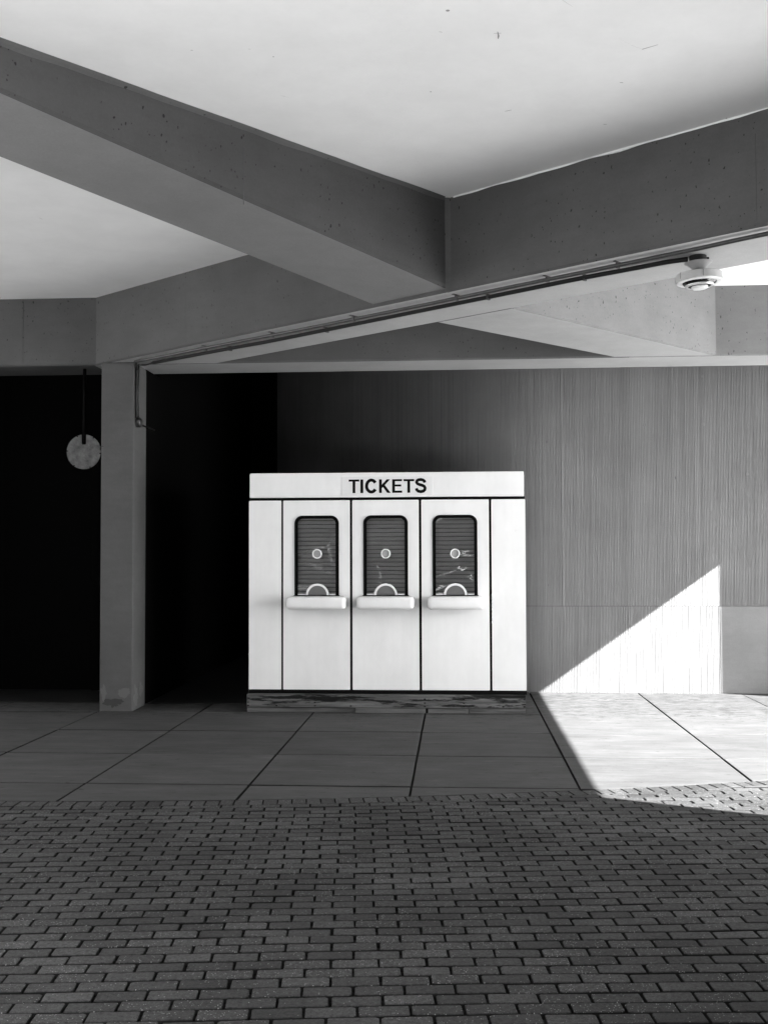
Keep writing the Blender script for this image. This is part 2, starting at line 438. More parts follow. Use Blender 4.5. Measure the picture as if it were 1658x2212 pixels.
# soldier bricks along the curve
sold = []
x = -5.2; sp_ = 0.100
while x < 4.3:
    s_ = dborder(x); nn = sqrt(1+s_*s_); t = Vector((1/nn, s_/nn)); nrm = Vector((s_/nn, -1/nn))
    c = Vector((x, border(x)-0.006)) + nrm*(SD/2)
    a = math.atan2(s_, 1); hw, hl = 0.0915/2, (SD-0.008)/2
    pl = [tuple(c + t*dx + (-nrm)*dy) for dx, dy in ((-hw, -hl), (hw, -hl), (hw, hl), (-hw, hl))]
    sold.append((pl, c.x, c.y)); x += sp_/nn
def in_view(x, y):
    d = Vector((x, y, -H_EYE)); k = d.dot(F); return k > 0.1 and abs(d.dot(Rv)/k) < 0.375 and abs(d.dot(Uv)/k) < 0.50
full.sort(key=lambda b: (0 if in_view(b[0], b[1]) else 1, b[1]))
for i, (x, y, a) in enumerate(full[:300]):
    o = bpy.data.objects.new('brick', variants[rb.randrange(8)]); COL.objects.link(o); o.parent = bpv
    o.location = (x, y, rb.gauss(0, 0.0013)); o.rotation_euler = (rb.gauss(0, 0.006), rb.gauss(0, 0.004), a + (pi if rb.random() < .5 else 0))
bm = bmesh.new()
for (x, y, a) in full[300:]:
    hw, hl = (BW-GAP)/2, (BL-GAP)/2
    brick_poly(bm, [(x+cos(a)*dx-sin(a)*dy, y+sin(a)*dx+cos(a)*dy) for dx, dy in ((-hl, -hw), (hl, -hw), (hl, hw), (-hl, hw))], rb.gauss(0, 0.0013), (rb.gauss(0, .004), rb.gauss(0, .006)))
for pl, x, y in cut + sold: brick_poly(bm, pl, rb.gauss(0, 0.001), (rb.gauss(0, .004), rb.gauss(0, .004)))
tag(obj('distant_bricks', bm, 'paver', bpv), kind='stuff').data.materials.append(M['joint_dirt'])

# ------------------------------------------------------------------ ribbed wall at the back
WY = 13.62
CX0, CEND = 1.3, -3.1     # curve added so the wall sinks into shade between these
def wall_y(x): return WY if x >= CX0 else WY + 5.2*((CX0-x)/(CX0-CEND))**2.1
def ribbed(x0, x1, z0, z1, seed):
    rr = random.Random(seed); bm = bmesh.new(); xs = []
    x = x0
    while x < x1:
        sl = (wall_y(x+0.01)-wall_y(x))/0.01; k = 1/sqrt(1+sl*sl)
        p_ = 0.0185*rr.uniform(0.85, 1.15)*k; d = rr.choice((0.003, 0.0035, 0.004, 0.004, 0.0055))
        for f_, dd in ((0, 0), (0.48, 0), (0.62, d), (0.86, d)): xs.append((x+p_*f_-sl*k*dd, wall_y(x+p_*f_)+dd*k))
        x += p_
    xs = [q for q in xs if q[0] <= x1-1e-4]; xs.append((x1, wall_y(x1)))
    a = [bm.verts.new((q[0], q[1], z0)) for q in xs]; b = [bm.verts.new((q[0], q[1], z1)) for q in xs]
    for i in range(len(xs)-1): bm.faces.new((a[i], a[i+1], b[i+1], b[i]))
    return bm
WX0 = -3.1
wall = empty('ribbed_wall', (2.0, WY, 0)); tag(wall, 'tall vertically ribbed concrete wall behind the white ticket booth, lit by a sun triangle', 'wall')
seg_x = [WX0, 1.325, 3.22, 6.45]
o = obj('wall_panel', ribbed(WX0, 1.318, 1.0655, 5.9, 1), 'ribbed_concrete', wall)
o = obj('wall_panel', ribbed(1.330, 6.45, 1.0655, 5.9, 2), 'ribbed_concrete', wall)
o = obj('wall_panel', ribbed(WX0, 3.225, -0.02, 1.062, 3), 'ribbed_concrete', wall)
bx('smooth_panel', 'smooth_wall', wall, 3.228, 6.45, WY-0.001, WY+0.2, -0.02, 1.062, bevel=0.003)
bx('joint_strip', 'smooth_wall', wall, 1.319, 1.329, WY-0.002, WY+0.05, 1.0655, 5.9)
bx('backing', 'joint_dirt', wall, 1.05, 6.45, WY+0.2, WY+0.3, -0.02, 5.9)
for tx, tz in ((1.795, 3.91), (2.345, 3.905), (3.05, 3.90), (3.592, 3.902), (1.72, 3.30), (2.341, 3.304), (3.048, 3.306), (3.592, 3.291), (1.75, 2.68), (2.334, 2.682), (3.043, 2.667), (3.583, 2.682)):
    bm = bmesh.new(); rr = random.Random(int(tx*100)); N = 10
    c0 = [(tx+0.018*rr.uniform(.7, 1.2)*cos(2*pi*k/N), tz+0.022*rr.uniform(.7, 1.3)*sin(2*pi*k/N)) for k in range(N)]
    plate_xz(bm, c0, [], WY-0.003, WY+0.012); obj('tie_plug', bm, 'plug_mortar', wall)

# dark recess and wall left of the booth
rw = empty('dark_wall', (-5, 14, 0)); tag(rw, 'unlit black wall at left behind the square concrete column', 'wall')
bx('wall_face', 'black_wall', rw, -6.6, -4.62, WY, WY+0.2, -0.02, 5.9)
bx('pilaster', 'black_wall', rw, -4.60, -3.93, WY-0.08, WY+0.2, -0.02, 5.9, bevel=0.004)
bx('shade_return', 'black_wall', rw, -3.92, -3.562, 12.335, 18.89, 0.008, ZB-0.004)  # black stretch paints the shade along the column's side
bx('shade_return', 'black_wall', rw, -3.92, -3.562, 12.91, 18.89, ZB-0.003, 5.9)
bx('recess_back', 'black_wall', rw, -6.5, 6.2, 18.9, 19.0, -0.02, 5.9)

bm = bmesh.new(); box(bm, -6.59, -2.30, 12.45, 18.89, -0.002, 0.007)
tag(obj('shade_floor', bm, 'shade_floor_black'), kind='structure')  # black sheet paints the shade on the floor behind the column
# ------------------------------------------------------------------ roof: ceiling slab and beams
bm = bmesh.new(); box(bm, -6.8, 6.455, 0.8, 12.74, ZC, ZC+0.25)
tag(obj('ceiling', bm, 'ceiling_paint'), kind='structure')
plain('crack_line', 0.22, 0.9)
ceil_o = bpy.data.objects['ceiling']
for P_, w_ in (([(0.25, 5.995), (0.257, 6.039), (0.256, 6.078)], 7), ([(0.23, 6.015), (0.271, 6.013)], 3), ([(0.571, 5.661), (0.599, 5.697), (0.638, 5.744)], 5),
               ([(0.935, 6.121), (1.019, 6.212), (1.091, 6.269), (1.172, 6.217)], 3), ([(-1.09, 6.748), (-1.063, 6.764), (-1.037, 6.787)], 5), ([(-1.507, 6.092), (-1.494, 6.093)], 7),
               ([(-1.174, 6.099), (-1.161, 6.105)], 7), ([(-0.075, 5.971), (-0.057, 5.978)], 7), ([(1.03, 6.712), (1.05, 6.714)], 9), ([(1.016, 7.369), (1.041, 7.371)], 8),
               ([(0.341, 7.101), (0.382, 7.082)], 5), ([(-4.466, 10.365), (-4.332, 10.496)], 4), ([(-3.572, 9.091), (-3.559, 9.132)], 6)):
    bm = bmesh.new(); pr = None
    for q_, (x_, y_) in enumerate(P_):
        ww = w_*0.0006*(1 if 0 < q_ < len(P_)-1 else 0.5)+0.0004
        t_ = [bm.verts.new((x_+ww, y_+ww, ZC-0.0015)), bm.verts.new((x_-ww, y_-ww, ZC-0.0015))]
        if pr: bm.faces.new((pr[0], t_[0], t_[1], pr[1]))
        pr = t_
    obj('hairline_crack', bm, 'crack_line', ceil_o)
def bn(x): return 8.80 - 0.795*x
def bf(x): return 9.90 - 0.795*x
def an(x): return 8.84 + 1.18*(x+0.05)
def af(x): return 9.388 + 1.18*(x+0.707)
DY0, DY1 = 12.02, 12.70
T = ZC - 0.001
def soffit(o, m='lit_soffit'):      # floor bounce put into the colour: lighter underside, darker sides
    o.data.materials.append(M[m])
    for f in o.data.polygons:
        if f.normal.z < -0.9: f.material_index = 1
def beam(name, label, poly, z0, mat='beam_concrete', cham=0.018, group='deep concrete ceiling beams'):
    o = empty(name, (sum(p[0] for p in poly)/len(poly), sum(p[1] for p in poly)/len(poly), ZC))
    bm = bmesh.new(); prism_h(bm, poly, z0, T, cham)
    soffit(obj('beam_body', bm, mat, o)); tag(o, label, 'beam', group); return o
bD = beam('ceiling_beam', 'straight grey concrete ceiling beam running parallel to the back wall over the booth', [(-4.09, DY0), (1.93, DY0), (1.93, DY1), (-4.09, DY1)], ZB)
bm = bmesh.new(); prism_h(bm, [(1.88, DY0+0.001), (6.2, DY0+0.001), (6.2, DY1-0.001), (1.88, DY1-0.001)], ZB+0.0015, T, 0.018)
soffit(obj('beam_body', bm, 'lit_concrete', bD))  # right bay toned lighter for light off the sunlit floor
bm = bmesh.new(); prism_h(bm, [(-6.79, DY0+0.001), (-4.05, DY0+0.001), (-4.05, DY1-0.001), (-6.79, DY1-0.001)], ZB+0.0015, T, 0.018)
obj('beam_body', bm, 'beam_concrete', bD)  # left bay underside kept dark: its shade is put into the colour
xs_ = (9.90-DY0)/0.795; xn_ = (8.80-DY0)/0.795
bB = beam('ceiling_beam', 'long diagonal grey concrete beam carrying the two conduits up to the right edge', [(xn_, DY0-0.002), (6.19, bn(6.19)), (6.19, bf(6.19)), (xs_, DY0-0.002)], ZB-0.002)
# branch towards lower right, between the long diagonal and the wall beam
def a2l(x): return 10.06 + 1.035*(x+0.153)
def a2r(x): return 9.50 + 1.075*(x-0.503)
def meet(f, g, lo, hi):
    for _ in range(60):
        m = (lo+hi)/2
        if (f(lo)-g(lo))*(f(m)-g(m)) <= 0: hi = m
        else: lo = m
    return (lo+hi)/2
xl = meet(a2l, bf, -2, 2); xr = meet(a2r, bf, -2, 2)
xl2 = meet(a2l, lambda x: DY0, 0, 5); xr2 = meet(a2r, lambda x: DY0, 0, 5)
bE = beam('ceiling_beam', 'short diagonal beam toned lighter for bounce light, branching right from the long diagonal to the wall beam', [(xr, bf(xr)+0.002), (xr2, DY0-0.002), (xl2, DY0-0.002), (xl, bf(xl)+0.002)], ZB+0.003, mat='lit_concrete')
# tapering beam towards the upper left
xa = meet(an, bn, -2, 2); xb = meet(af, bn, -3, 2); s0 = Vector((xa, an(xa)))
dA = Vector((1, 1.18)).normalized()
def zA(x, y):
    s = (s0 - Vector((x, y))).dot(dA); return min(3.893+0.1175*max(s, -0.3), 4.42)
pa = lambda f, x: (x, f(x))
bmA = bmesh.new(); steps = [0, -0.9, -1.8, -2.7, -3.6, -4.5, -7.0]
o = empty('ceiling_beam', (-2.5, 6.5, ZC)); tag(o, 'tapering diagonal concrete beam from the upper left edge to the centre of the ceiling', 'beam', 'deep concrete ceiling beams')
up_, lo_ = [], []
nA = Vector((1.18, -1)).normalized()   # towards the near side
CH = 0.022
prev = None
for st in steps:
    xN, xF = xa+st, xb+st
    if st == 0: N_ = (xa, bn(xa)-0.002); F_ = (xb, bn(xb)-0.002)
    else: N_ = pa(an, xN); F_ = pa(af, xN-0.66)
    zn, zf_ = zA(*N_), zA(*F_)
    if st == 0: zf_ = zn
    ring = [bmA.verts.new((N_[0], N_[1], T)), bmA.verts.new((N_[0], N_[1], zn+CH)), bmA.verts.new((N_[0]-nA.x*CH, N_[1]-nA.y*CH, zn)),
            bmA.verts.new((F_[0]+nA.x*CH, F_[1]+nA.y*CH, zf_)), bmA.verts.new((F_[0], F_[1], zf_+CH)), bmA.verts.new((F_[0], F_[1], T))]
    if prev:
        for k in range(6): bmA.faces.new((prev[k], ring[k], ring[(k+1) % 6], prev[(k+1) % 6]))
    else: bmA.faces.new(ring)
    prev = ring
bmA.faces.new(prev)
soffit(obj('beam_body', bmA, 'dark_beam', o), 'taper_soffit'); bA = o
# ragged mortar lip where the tapering beam meets the ceiling
bm = bmesh.new(); pr = None
for k in range(120):
    x = xa-0.03 - k*0.05; y = an(x); wv = 0.018 + 0.022*min(1, k/70) + 0.010*noise.noise(Vector((k*0.13, 0, 0)))+0.004*noise.noise(Vector((k*0.6, 3, 0)))
    h_ = 0.030 + 0.012*noise.noise(Vector((k*0.2, 5, 0)))
    r_ = [bm.verts.new((x, y, ZC-h_)), bm.verts.new((x+nA.x*wv*.6, y+nA.y*wv*.6, ZC-h_*0.55)), bm.verts.new((x+nA.x*wv, y+nA.y*wv, ZC-0.001))]
    if pr:
        for q in range(2): bm.faces.new((pr[q], r_[q], r_[q+1], pr[q+1]))
    pr = r_
obj('mortar_lip', bm, 'beam_concrete', bA)
# corner fillet where the two near beams meet, and paint-free chips along the long diagonal's top
cfx, cfy = xa, bn(xa)
bm = bmesh.new(); d2 = Vector((1, -0.795)).normalized()
tri = [(cfx+0.0, cfy+0.01), tuple(Vector((cfx, cfy)) - dA*0.035), tuple(Vector((cfx, cfy)) + d2*0.035)]
prism_h(bm, tri, ZB-0.008, T-0.002); obj('corner_fillet', bm, 'beam_concrete', bB)
bm = bmesh.new(); pr = None
for k in range(110):
    x = xa+0.05 + k*0.05; y = bn(x); w_ = max(0.0015, 0.006+0.016*noise.noise(Vector((k*0.11, 9, 0)))); h_ = max(0.002, 0.012+0.014*noise.noise(Vector((k*0.23, 4, 0))))
    r_ = [bm.verts.new((x, y-0.001, ZC-h_)), bm.verts.new((x-0.62*w_, y-w_*0.78, ZC-h_)), bm.verts.new((x-0.62*w_, y-w_*.78, ZC-0.001))]
    if pr:
        for q in range(2): bm.faces.new((pr[q], r_[q], r_[q+1], pr[q+1]))
    pr = r_
obj('paint_lip', bm, 'ceiling_paint', bB)
# formwork seams: thin proud fins on beam faces
def seam(par, x, f, z0, z1, sl):
    d = Vector((1, sl)).normalized(); nn_ = Vector((d.y, -d.x)); a = Vector((x, f(x)))
    pts = [a - d*0.003, a - d*0.001 + nn_*0.0025, a + d*0.001 + nn_*0.0025, a + d*0.003]
    bm = bmesh.new(); prism_h(bm, [tuple(p) for p in pts], z0, z1); obj('formwork_seam', bm, 'beam_concrete', par)
seam(bA, -1.42, an, 4.1, 4.5, 1.18); seam(bB, 1.985, bn, ZB+0.03, T-0.15, -0.795); seam(bB, -2.76, bn, ZB+0.03, T-0.2, -0.795)
seam(bD, -4.9, lambda x: DY0, ZB+.03, T-.02, 0); seam(bD, 0.33, lambda x: DY0, ZB+0.02, T-.02, 0)

# column
col = empty('concrete_column', (-3.74, 12, 0)); tag(col, 'square grey concrete column standing left of the ticket booth', 'column')
bm = bmesh.new(); box(bm, -3.925, -3.557, 11.84, 12.33, -0.015, ZB-0.004, bevel=0.009); obj('shaft', bm, 'column_concrete', col)
# flaked patches of paint at the column's foot
rr = random.Random(8)
def blob(name, mat, par, cx_, cz, rx, rz, y, face='front', x=None, N=40):
    ns = rr.uniform(0, 99); pts = []
    for k in range(N):
        a = 2*pi*k/N; q = 0.8 + 0.55*noise.noise(Vector((cos(a)*1.4, sin(a)*1.4, ns))) + 0.3*noise.noise(Vector((cos(a)*5, sin(a)*5, ns)))
        pts.append((cx_+rx*q*cos(a), max(0.002, cz+rz*q*sin(a))))
    bm = bmesh.new()
    if face == 'front': plate_xz(bm, pts, [], y-0.0015, y+0.001)
    else:
        plate_xz(bm, pts, [], -0.001, 0.0015)
        for v_ in bm.verts: v_.co = Vector((x+v_.co.y, v_.co.x, v_.co.z))
    return obj(name, bm, mat, par)
plain('flaked_paint', 0.12, 0.9); plain('bare_patch', 0.05, 0.9)
blob('flaked_patch', 'flaked_paint', col, -3.66, 0.20, 0.10, 0.055, 11.84)
blob('flaked_patch', 'flaked_paint', col, -3.88, 0.20, 0.035, 0.10, 11.84)
blob('bare_patch', 'bare_patch', col, -3.76, 0.09, 0.12, 0.07, 11.838)
blob('flaked_patch', 'flaked_paint', col, 11.97, 0.15, 0.10, 0.13, 0, 'side', -3.557)
blob('flaked_patch', 'flaked_paint', col, 12.16, 0.20, 0.09, 0.08, 0, 'side', -3.5565)

# roof edge beams, outer piers and side walls (outside the frame; they shape the light)
bm = bmesh.new(); box(bm, 6.201, 6.455, 0.8, 19.2, ZB, ZC-0.002); tag(obj('roof_edge', bm, 'beam_concrete'), kind='structure')
bm = bmesh.new(); box(bm, 6.205, 6.455, 1.45, 5.354, -0.03, ZB-0.003); tag(obj('side_wall', bm, 'smooth_wall'), kind='structure')
bm = bmesh.new(); box(bm, 6.205, 6.45, 12.25, 19.2, -0.03, ZB-0.003); tag(obj('end_wall', bm, 'smooth_wall'), kind='structure')
bm = bmesh.new(); box(bm, -6.8, -6.6, 11.9, 19.2, -0.03, ZC-0.002); tag(obj('far_side_wall', bm, 'smooth_wall'), kind='structure')
bm = bmesh.new(); box(bm, -6.8, 6.455, 12.745, 19.5, 5.902, 6.15); box(bm, -6.8, 6.455, 12.745, 12.9, ZC+0.01, 5.90); box(bm, 6.22, 6.455, 12.905, 19.3, ZC, 5.90); box(bm, -6.8, -6.6, 12.905, 19.3, ZC, 5.90); tag(obj('rear_soffit', bm, 'dark_soffit'), kind='structure')
bm = bmesh.new(); box(bm, 1.6, 4.4, 2.6, 4.6, -0.03, ZC-0.002); tag(obj('shade_pier', bm, 'smooth_wall'), kind='structure')  # unseen pier added to darken the bricks at lower right
bm = bmesh.new(); box(bm, -6.8, 6.45, 19.3, 19.5, -0.03, 5.9); tag(obj('rear_wall', bm, 'smooth_wall'), kind='structure')
bm = bmesh.new(); box(bm, -45, 14, -30, -14, -0.03, 12.0); tag(obj('sky_blocker', bm, 'smooth_wall'), kind='structure')  # unseen block added to cut low sky light on upright faces

# ------------------------------------------------------------------ ticket booth
BX0, BX1, BY = -2.262, 0.752, 11.86
booth = empty('ticket_booth', (-0.755, 12.3, 0)); tag(booth, 'white panelled ticket booth with three windows standing on a timber plinth', 'booth')
bx('core', 'black_paint', booth, BX0+0.012, BX1-0.012, BY+0.02, WY-0.45, 0.235, 1.250)
bx('core', 'black_paint', booth, BX0+0.012, BX1-0.012, BY+0.10, WY-0.45, 1.251, 2.335)
bx('core', 'black_paint', booth, BX0+0.012, BX1-0.012, BY+0.022, BY+0.099, 2.15, 2.335)
for a, b in ((BX0+0.012, -1.78), (-1.255, -1.02), (-0.50, -0.27), (0.255, BX1-0.012)):
    bx('core', 'black_paint', booth, a, b, BY+0.022, BY+0.099, 1.251, 2.149)
bx('roof_cap', 'white_panel', booth, BX0, BX1-0.01, BY+0.02, WY-0.44, 2.345, 2.60)
for a, b in ((BX0-0.001, BX0+0.011), (BX1-0.011, BX1+0.001)): bx('side_panel', 'white_panel', booth, a, b, BY+0.03, WY-0.45, 0.25, 2.31)
hd = bx('header_panel', 'white_panel', booth, -2.256, 0.741, BY, BY+0.018, 2.341, 2.612, bevel=0.006, seg=2)
WIN = [(-1.761, -1.273), (-1.004, -0.518), (-0.250, 0.236)]
PX = [(-2.266, -1.908, None), (-1.886, -1.152, 0), (-1.125, -0.398, 1), (-0.370, 0.362, 2), (0.389, 0.754, None)]
for a, b, w in PX:
    bm = bmesh.new(); r_ = 0.006
    out = [(a+r_, 0.243), (b-r_, 0.243), (b, 0.249), (b, 2.303), (b-r_, 2.309), (a+r_, 2.309), (a, 2.303), (a, 0.249)]
    hole = [round_rect(WIN[w][0]+0.008, WIN[w][1]-0.008, 1.262, 2.134, 0.085)[::-1]] if w is not None else []
    plate_xz(bm, out, hole, BY, BY+0.018); obj('panel', bm, 'white_panel', booth)
for a, b in zip(PX, PX[1:]): bx('gasket', 'black_rubber', booth, a[1]+0.0005, b[0]-0.0005, BY+0.003, BY+0.0195, 0.242, 2.3115)
bx('gasket', 'black_rubber', booth, BX0+0.004, BX1-0.002, BY+0.003, BY+0.0185, 2.313, 2.3395)
# little mounting blisters and torn sealant on the right panel
for px, pz in ((0.437, 1.965), (0.655, 1.965)): bx('screw_cover', 'white_panel', booth, px-0.012, px+0.012, BY-0.004, BY+0.001, pz-0.012, pz+0.012, bevel=0.003)
bm = bmesh.new(); rr2 = random.Random(4)
pts = [(0.394, 1.30)] + [(0.380+rr2.uniform(-.004, .004), 1.30-0.35*k/12) for k in range(1, 12)] + [(0.394, 0.94)]
plate_xz(bm, pts[::-1], [], BY+0.003, BY+0.02); obj('torn_sealant', bm, 'white_panel', booth)

# sign and lettering
sign = bx('sign_plate', 'sign_plate', booth, -1.243, -0.245, BY-0.004, BY+0.001, 2.361, 2.566, bevel=0.0015)
def L(x, y): return (-1.243 + (x-182)/1233*0.998, 2.566 - (y-130)/250*0.205)
def stroke(pts, w):     # polygon around a polyline
    Lp, Rp = [], []
    for i, p_ in enumerate(pts):
        a = Vector(pts[max(i-1, 0)]); b = Vector(pts[min(i+1, len(pts)-1)]); d = (b-a).normalized(); nn_ = Vector((-d.y, d.x))
        Lp.append(tuple(Vector(p_)+nn_*w/2)); Rp.append(tuple(Vector(p_)-nn_*w/2))
    return Lp + Rp[::-1]
def rct(x0, y0, x1, y1): return [(x0, y0), (x1, y0), (x1, y1), (x0, y1)]
glyphs = []
glyphs.append([(280, 167), (425, 167), (425, 195), (371, 195), (371, 349), (333, 349), (333, 195), (280, 195)])
glyphs.append(rct(440, 167, 478, 349))
cpts = []
for k in range(29):
    a = radians(-33 - (360-66)*k/28) ; cpts.append((588+64*cos(a), 256+79*sin(a)))
glyphs.append(stroke(cpts, 42))
glyphs.append([(692, 167), (729, 167), (729, 240), (795, 167), (842, 167), (770, 244), (850, 349), (803, 349), (745, 270), (729, 287), (729, 349), (692, 349)])
glyphs.append([(870, 167), (1003, 167), (1003, 194), (907, 194), (907, 237), (992, 237), (992, 264), (907, 264), (907, 319), (1004, 319), (1004, 349), (870, 349)])
glyphs.append([(1022, 167), (1166, 167), (1166, 195), (1112, 195), (1112, 349), (1075, 349), (1075, 195), (1022, 195)])
sp_pts = [(1310, 215), (1304, 196), (1285, 180), (1255, 174), (1225, 178), (1204, 192), (1200, 212), (1212, 229), (1240, 241), (1275, 251), (1302, 265), (1314, 288), (1308, 312), (1288, 328), (1256, 335), (1222, 329), (1203, 312), (1195, 290)]
glyphs.append(stroke(sp_pts, 41))
for g in glyphs:
    bm = bmesh.new(); plate_xz(bm, [L(*q) for q in g], [], BY-0.0065, BY-0.003); obj('letter', bm, 'black_paint', sign)

# windows
def arc(cx_, cz, r, a0, a1, n_): return [(cx_+r*cos(a0+(a1-a0)*k/n_), cz+r*sin(a0+(a1-a0)*k/n_)) for k in range(n_+1)]
FOLDS = [
 [([(168, 402), (210, 392), (255, 370), (300, 352), (350, 345), (395, 335), (420, 300), (443, 262)], [1, 4, 5, 4, 8, 9, 6, 1]),
  ([(166, 452), (220, 460), (280, 478), (340, 505), (385, 532), (408, 545)], [2, 5, 8, 7, 5, 1]),
  ([(392, 345), (395, 390), (408, 430), (420, 470), (432, 502)], [1, 10, 8, 5, 1]),
  ([(350, 352), (400, 372), (450, 372)], [2, 7, 6]),
  ([(166, 650), (200, 648), (240, 640), (262, 628)], [26, 22, 16, 2]),
  ([(432, 502), (415, 530), (405, 545)], [2, 4, 1])],
 [([(700, 470), (740, 480), (768, 520), (772, 570), (765, 620)], [1, 5, 4, 4, 1]),
  ([(690, 632), (740, 630)], [3, 1])],
 [([(1362, 372), (1390, 385), (1420, 376), (1440, 384)], [1, 6, 3, 1]), ([(1364, 405), (1410, 412), (1464, 414)], [4, 5, 3]),
  ([(1370, 392), (1400, 400), (1464, 402)], [7, 3, 2]), ([(1288, 425), (1300, 436), (1330, 434)], [1, 4, 1]),
  ([(1335, 498), (1350, 505), (1375, 515), (1392, 512)], [1, 7, 8, 2]), ([(1356, 482), (1350, 496), (1340, 506)], [1, 5, 3]), ([(1410, 490), (1395, 508), (1380, 514)], [1, 4, 2]),
  ([(1182, 485), (1195, 460), (1210, 448)], [1, 3, 1]), ([(1182, 566), (1200, 556), (1222, 544)], [1, 3, 1]), ([(1182, 160), (1200, 145), (1235, 138)], [2, 4, 2]),
  ([(1412, 560), (1435, 578), (1462, 622)], [1, 4, 1]), ([(1434, 545), (1440, 560), (1464, 600)], [2, 4, 1]),
  ([(1180, 665), (1210, 640), (1260, 632)], [3, 12, 3]), ([(1215, 560), (1300, 525), (1340, 515)], [1, 3, 1]), ([(1180, 690), (1215, 682)], [6, 3])]]
slat_me = None
for wi, (wx0, wx1) in enumerate(WIN):
    cx_ = (wx0+wx1)/2; z0, z1 = 1.258, 2.142
    bm = bmesh.new(); plate_xz(bm, round_rect(wx0, wx1, z0, z1, 0.085), [round_rect(wx0+0.035, wx1-0.035, z0+0.012, z1-0.033, 0.055)[::-1]], BY-0.009, BY+0.02)
    win = obj('window', bm, 'black_rubber', booth)
    # roller shutter slats behind the pane
    zz = 1.262; k = 0
    for k in range(19):
        zb = 1.263 + k*0.0462; zt = zb + 0.0415
        if zt > 2.145: break
        bm = bmesh.new(); prof = [(BY+0.082, zb), (BY+0.070, zb+0.008), (BY+0.0655, zb+0.021), (BY+0.070, zb+0.034), (BY+0.082, zt)]
        a = [bm.verts.new((wx0+0.004, y, z)) for y, z in prof]; b = [bm.verts.new((wx1-0.004, y, z)) for y, z in prof]
        for q in range(4): bm.faces.new((a[q], b[q], b[q+1], a[q+1]))
        obj('shutter_slat', bm, 'shutter_slat', win)
    bm = bmesh.new(); plate_xz(bm, round_rect(wx0+0.012, wx1-0.012, z0+0.004, z1-0.012, 0.07), [], BY+0.012, BY+0.016); obj('pane', bm, 'glass', win)
    # speaking port: chrome ring with grille
    pz = 1.722; px = (-1.512, -0.761, -0.007)[wi]
    bm = bmesh.new(); ro, ri = 0.054, 0.040
    for yy in (0,):
        N = 36; prof = [(ro, BY+0.012), (ro, BY-0.014), (ro-0.004, BY-0.018), (ri+0.002, BY-0.018), (ri, BY-0.012), (ri, BY+0.012)]
        rings = [[bm.verts.new((px+r_*cos(2*pi*q/N), y, pz+r_*sin(2*pi*q/N))) for q in range(N)] for r_, y in prof]
        for a, b in zip(rings, rings[1:]):
            for q in range(N): bm.faces.new((a[q], a[(q+1) % N], b[(q+1) % N], b[q]))
    obj('port_ring', bm, 'white_trim', win, smooth=False)
    bm = bmesh.new(); plate_xz(bm, [(px+ri*cos(2*pi*q/30), pz+ri*sin(2*pi*q/30)) for q in range(30)], [], BY-0.006, BY+0.010)
    obj('port_grille', bm, 'grille', win)
    bm = bmesh.new(); plate_xz(bm, [(px+0.057*cos(2*pi*q/30), pz+0.057*sin(2*pi*q/30)) for q in range(30)], [[(px+0.0545*cos(2*pi*q/30), pz+0.0545*sin(2*pi*q/30)) for q in range(30)][::-1]], BY-0.002, BY+0.010); obj('port_gasket', bm, 'black_rubber', win)
    # half-round pass-through with raised rim
    az = 1.272; ax = (-1.509, -0.760, -0.004)[wi]
    bm = bmesh.new(); plate_xz(bm, arc(ax, az, 0.127, 0, pi, 26) + arc(ax, az, 0.103, pi, 0, 26), [], BY-0.012, BY+0.011); obj('pass_through_rim', bm, 'white_trim', win)
    bm = bmesh.new(); plate_xz(bm, arc(ax, az, 0.1295, 0, pi, 26) + arc(ax, az, 0.1272, pi, 0, 26), [], BY-0.006, BY+0.011); obj('rim_gasket', bm, 'black_rubber', win)
    bm = bmesh.new(); plate_xz(bm, arc(ax, az, 0.1028, 0, pi, 26), [], BY-0.001, BY+0.0105); obj('pass_through_cover', bm, 'grey_plate', win)
    for a, b in ((wx0+0.036, ax-0.131), (ax+0.131, wx1-0.036)): bx('sill_rail', 'white_trim', win, a, b, BY-0.006, BY+0.008, 1.2735, 1.286)
    bx('sill_track', 'black_rubber', win, wx0-0.008, wx1+0.008, BY-0.016, BY-0.001, 1.2565, 1.2705)
    # loose plastic film behind the panes: creased folds that catch the light
    wl = (145, 648, 1157)[wi]
    for pts, ws in FOLDS[wi]:
        P = [Vector((wx0+(q[0]-wl)/(662, 667, 676)[wi], 2.142-(q[1]-113)/673)) for q in pts]
        bm = bmesh.new(); pr = None
        for q in range(len(P)):
            d = (P[min(q+1, len(P)-1)]-P[max(q-1, 0)]).normalized(); nn_ = Vector((-d.y, d.x)); w = ws[q]*0.0015
            t = [bm.verts.new((P[q].x+nn_.x*w*k, BY+0.008-0.004*(1-abs(k)), P[q].y+nn_.y*w*k)) for k in (-1, 0, 1)]
            if pr:
                for k in range(2): bm.faces.new((pr[k], t[k], t[k+1], pr[k+1]))
            pr = t
        obj('film_fold', bm, 'bright_film' if wi == 2 else 'plastic_film', win)
    # counter shelf
    sx0, sx1 = ((-1.815, -1.178), (-1.060, -0.447), (-0.298, 0.300))[wi]
    bm = bmesh.new(); box(bm, sx0, sx1, 11.60, BY+0.0, 1.126, 1.262)
    vs_ = [e for e in bm.edges if all(v_.co.y < 11.7 for v_ in e.verts)] + [e for e in bm.edges if abs(e.verts[0].co.y-e.verts[1].co.y) > 0.1]
    bmesh.ops.bevel(bm, geom=vs_, offset=0.042, segments=6, profile=0.5, affect='EDGES'); obj('counter_shelf', bm, 'white_panel', booth, smooth=True)

